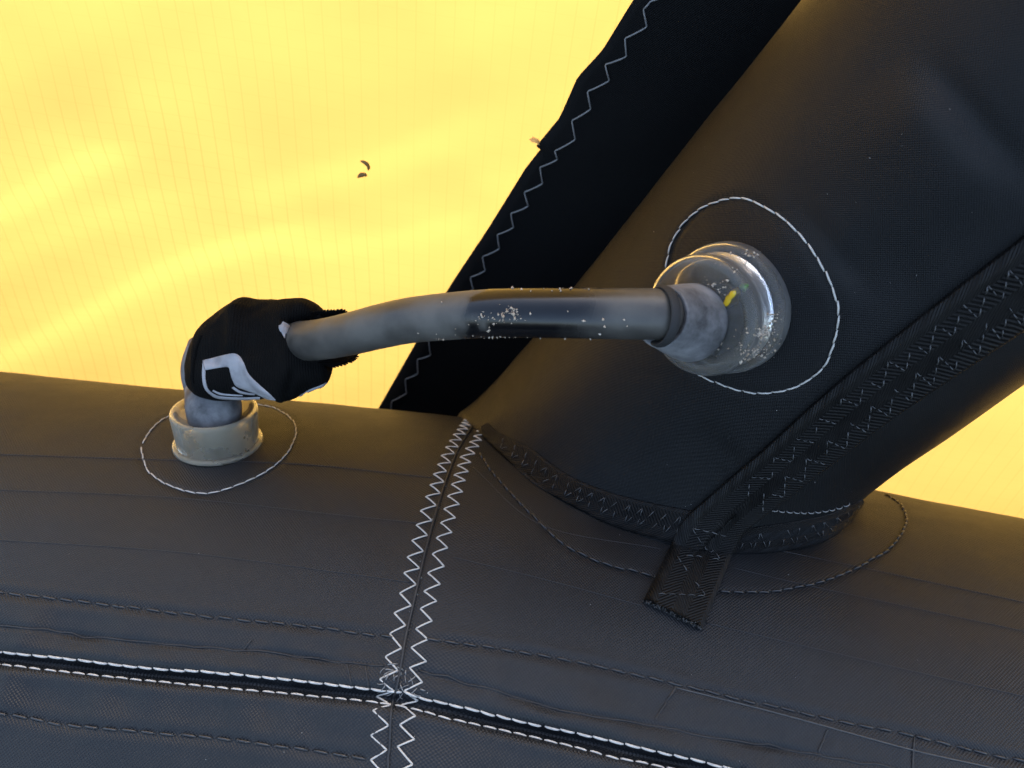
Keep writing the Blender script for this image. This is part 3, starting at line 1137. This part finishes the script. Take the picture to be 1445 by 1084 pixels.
for i in range(0, 119, 3):
    dr = nrm(ep[i] - ip[i])
    S.tube(np.array([ep[i] - dr * .4, ep[i] + dr * .6, ep[i] + dr * rng.uniform(1.0, 1.5)]), [.32, .3, .2], 5)
P, N = cast(np.array([(274, 540), (273, 530), (274, 520), (275, 510), (277, 500), (279, 490), (282, 482), (285, 474)]), [sB])
P = smooth_line(P, 26)
for p in P:
    S.tube(np.array([p, p + np.array([-.7, .1, 0])]), .25, 5)
soup_obj('overlock_fringe', S, M['knit'], o_edge, kind='stuff', uv=None)

# ------------------------------------------------------------------ ink mark inside the clear valve
# ------------------------------------------------------------------ sand and lint
def scatter(spec, bvs, S, rmin, rmax, lift=.1):
    pts = []
    for cx_, cy_, sx, sy, num in spec:
        for _ in range(num):
            pts.append((rng.normal(cx_, sx), rng.normal(cy_, sy)))
    P, N = cast(np.array(pts), bvs)
    for p, n in zip(P, N):
        S.grain(p + n * lift, rng.uniform(rmin, rmax) * rng.choice([.6, .8, 1, 1.3]))


S = Soup()
scatter([(722, 444, 9, 6, 46), (697, 452, 14, 7, 22), (680, 448, 6, 4, 6), (790, 407, 30, 2, 16), (740, 478, 45, 2, 26), (850, 455, 35, 16, 8), (640, 455, 50, 20, 7)], [hoseB], S, .12, .34)
soup_obj('sand', S, M['sand'], kind='stuff', label='sand grains clinging to the hose', cat='sand')
fl = lathe(soften([(14.6, -.3), (14.6, 2.2), (14.1, 3.4), (12.9, 3.9)], 2), vc2, vn2)
bd = lathe(soften([(12.8, 3.6), (12.6, 6), (12.7, 8.2), (13.1, 9.4), (13.1, 11.4), (12.5, 12.6), (11.0, 12.9), (9.2, 12.2), (7, 11.8)], 2), vc2, vn2)
vb = [BVHTree.FromPolygons([tuple(x) for x in q[0]], q[1]) for q in (fl, bd)]
for px, mname in (([(1019, 434), (1027, 425), (1033, 417), (1041, 410)], 'yellow_ink'), ([(1043, 408), (1051, 404), (1064, 399)], 'green_ink')):
    S = Soup()
    P, N = cast(smooth_line(px, 8), vb)
    S.tube(P - N * .8 + rng.normal(size=P.shape) * .12, np.array([.5, 1.0, 1.15, 1.2, 1.0, .95, .8, .5]) * (1 if mname[0] == 'y' else .75), 8)
    soup_obj('ink_mark', S, M[mname], valve2)
S = Soup()
scatter([(1080, 470, 9, 7, 40), (1068, 498, 14, 6, 60), (1095, 455, 6, 10, 22), (1010, 405, 16, 7, 22), (1040, 480, 25, 20, 18), (1050, 358, 18, 3, 12), (1030, 380, 25, 10, 8)], vb, S, .12, .32)
soup_obj('sand', S, M['sand'], kind='stuff', label='sand grains clinging to the clear valve', cat='sand')
S = Soup()
pts = [(rng.uniform(900, 1445), rng.uniform(120, 720)) for _ in range(50)] + [(rng.uniform(0, 1445), rng.uniform(620, 1080)) for _ in range(34)]
scatter([(x, y, .1, .1, 1) for x, y in pts], both, S, .05, .13, .04)
soup_obj('lint', S, M['lint'], kind='stuff', label='pale specks of lint and sand on the black tubes', cat='lint')


def fleck(px, r, label, mat='shadow'):
    S = Soup()
    P, N = cast(smooth_line(px, 14), [sailB])
    prof = np.sin(np.linspace(.25, math.pi - .2, 14)) ** .6
    prof = prof * (1 + .2 * vnoise(np.stack([np.arange(14) * .7, np.zeros(14), np.zeros(14)], 1), 51))
    S.tube(P - nC * r * .3, r * prof, 10)
    return soup_obj('shadow_fleck', S, M[mat], label=label, cat='shadow')  # solid brown lumps standing in for shadows of something behind the sail


a_ = fleck([(509, 227), (515, 229), (520, 234), (520, 240)], .6, 'upper curved brown dirt fleck built on the yellow sail')
b_ = fleck([(505, 250), (509, 247), (514, 246), (518, 248)], .7, 'lower blunt brown dirt fleck built on the yellow sail')
for o in (a_, b_): o['group'] = 'dirt flecks on the sail'
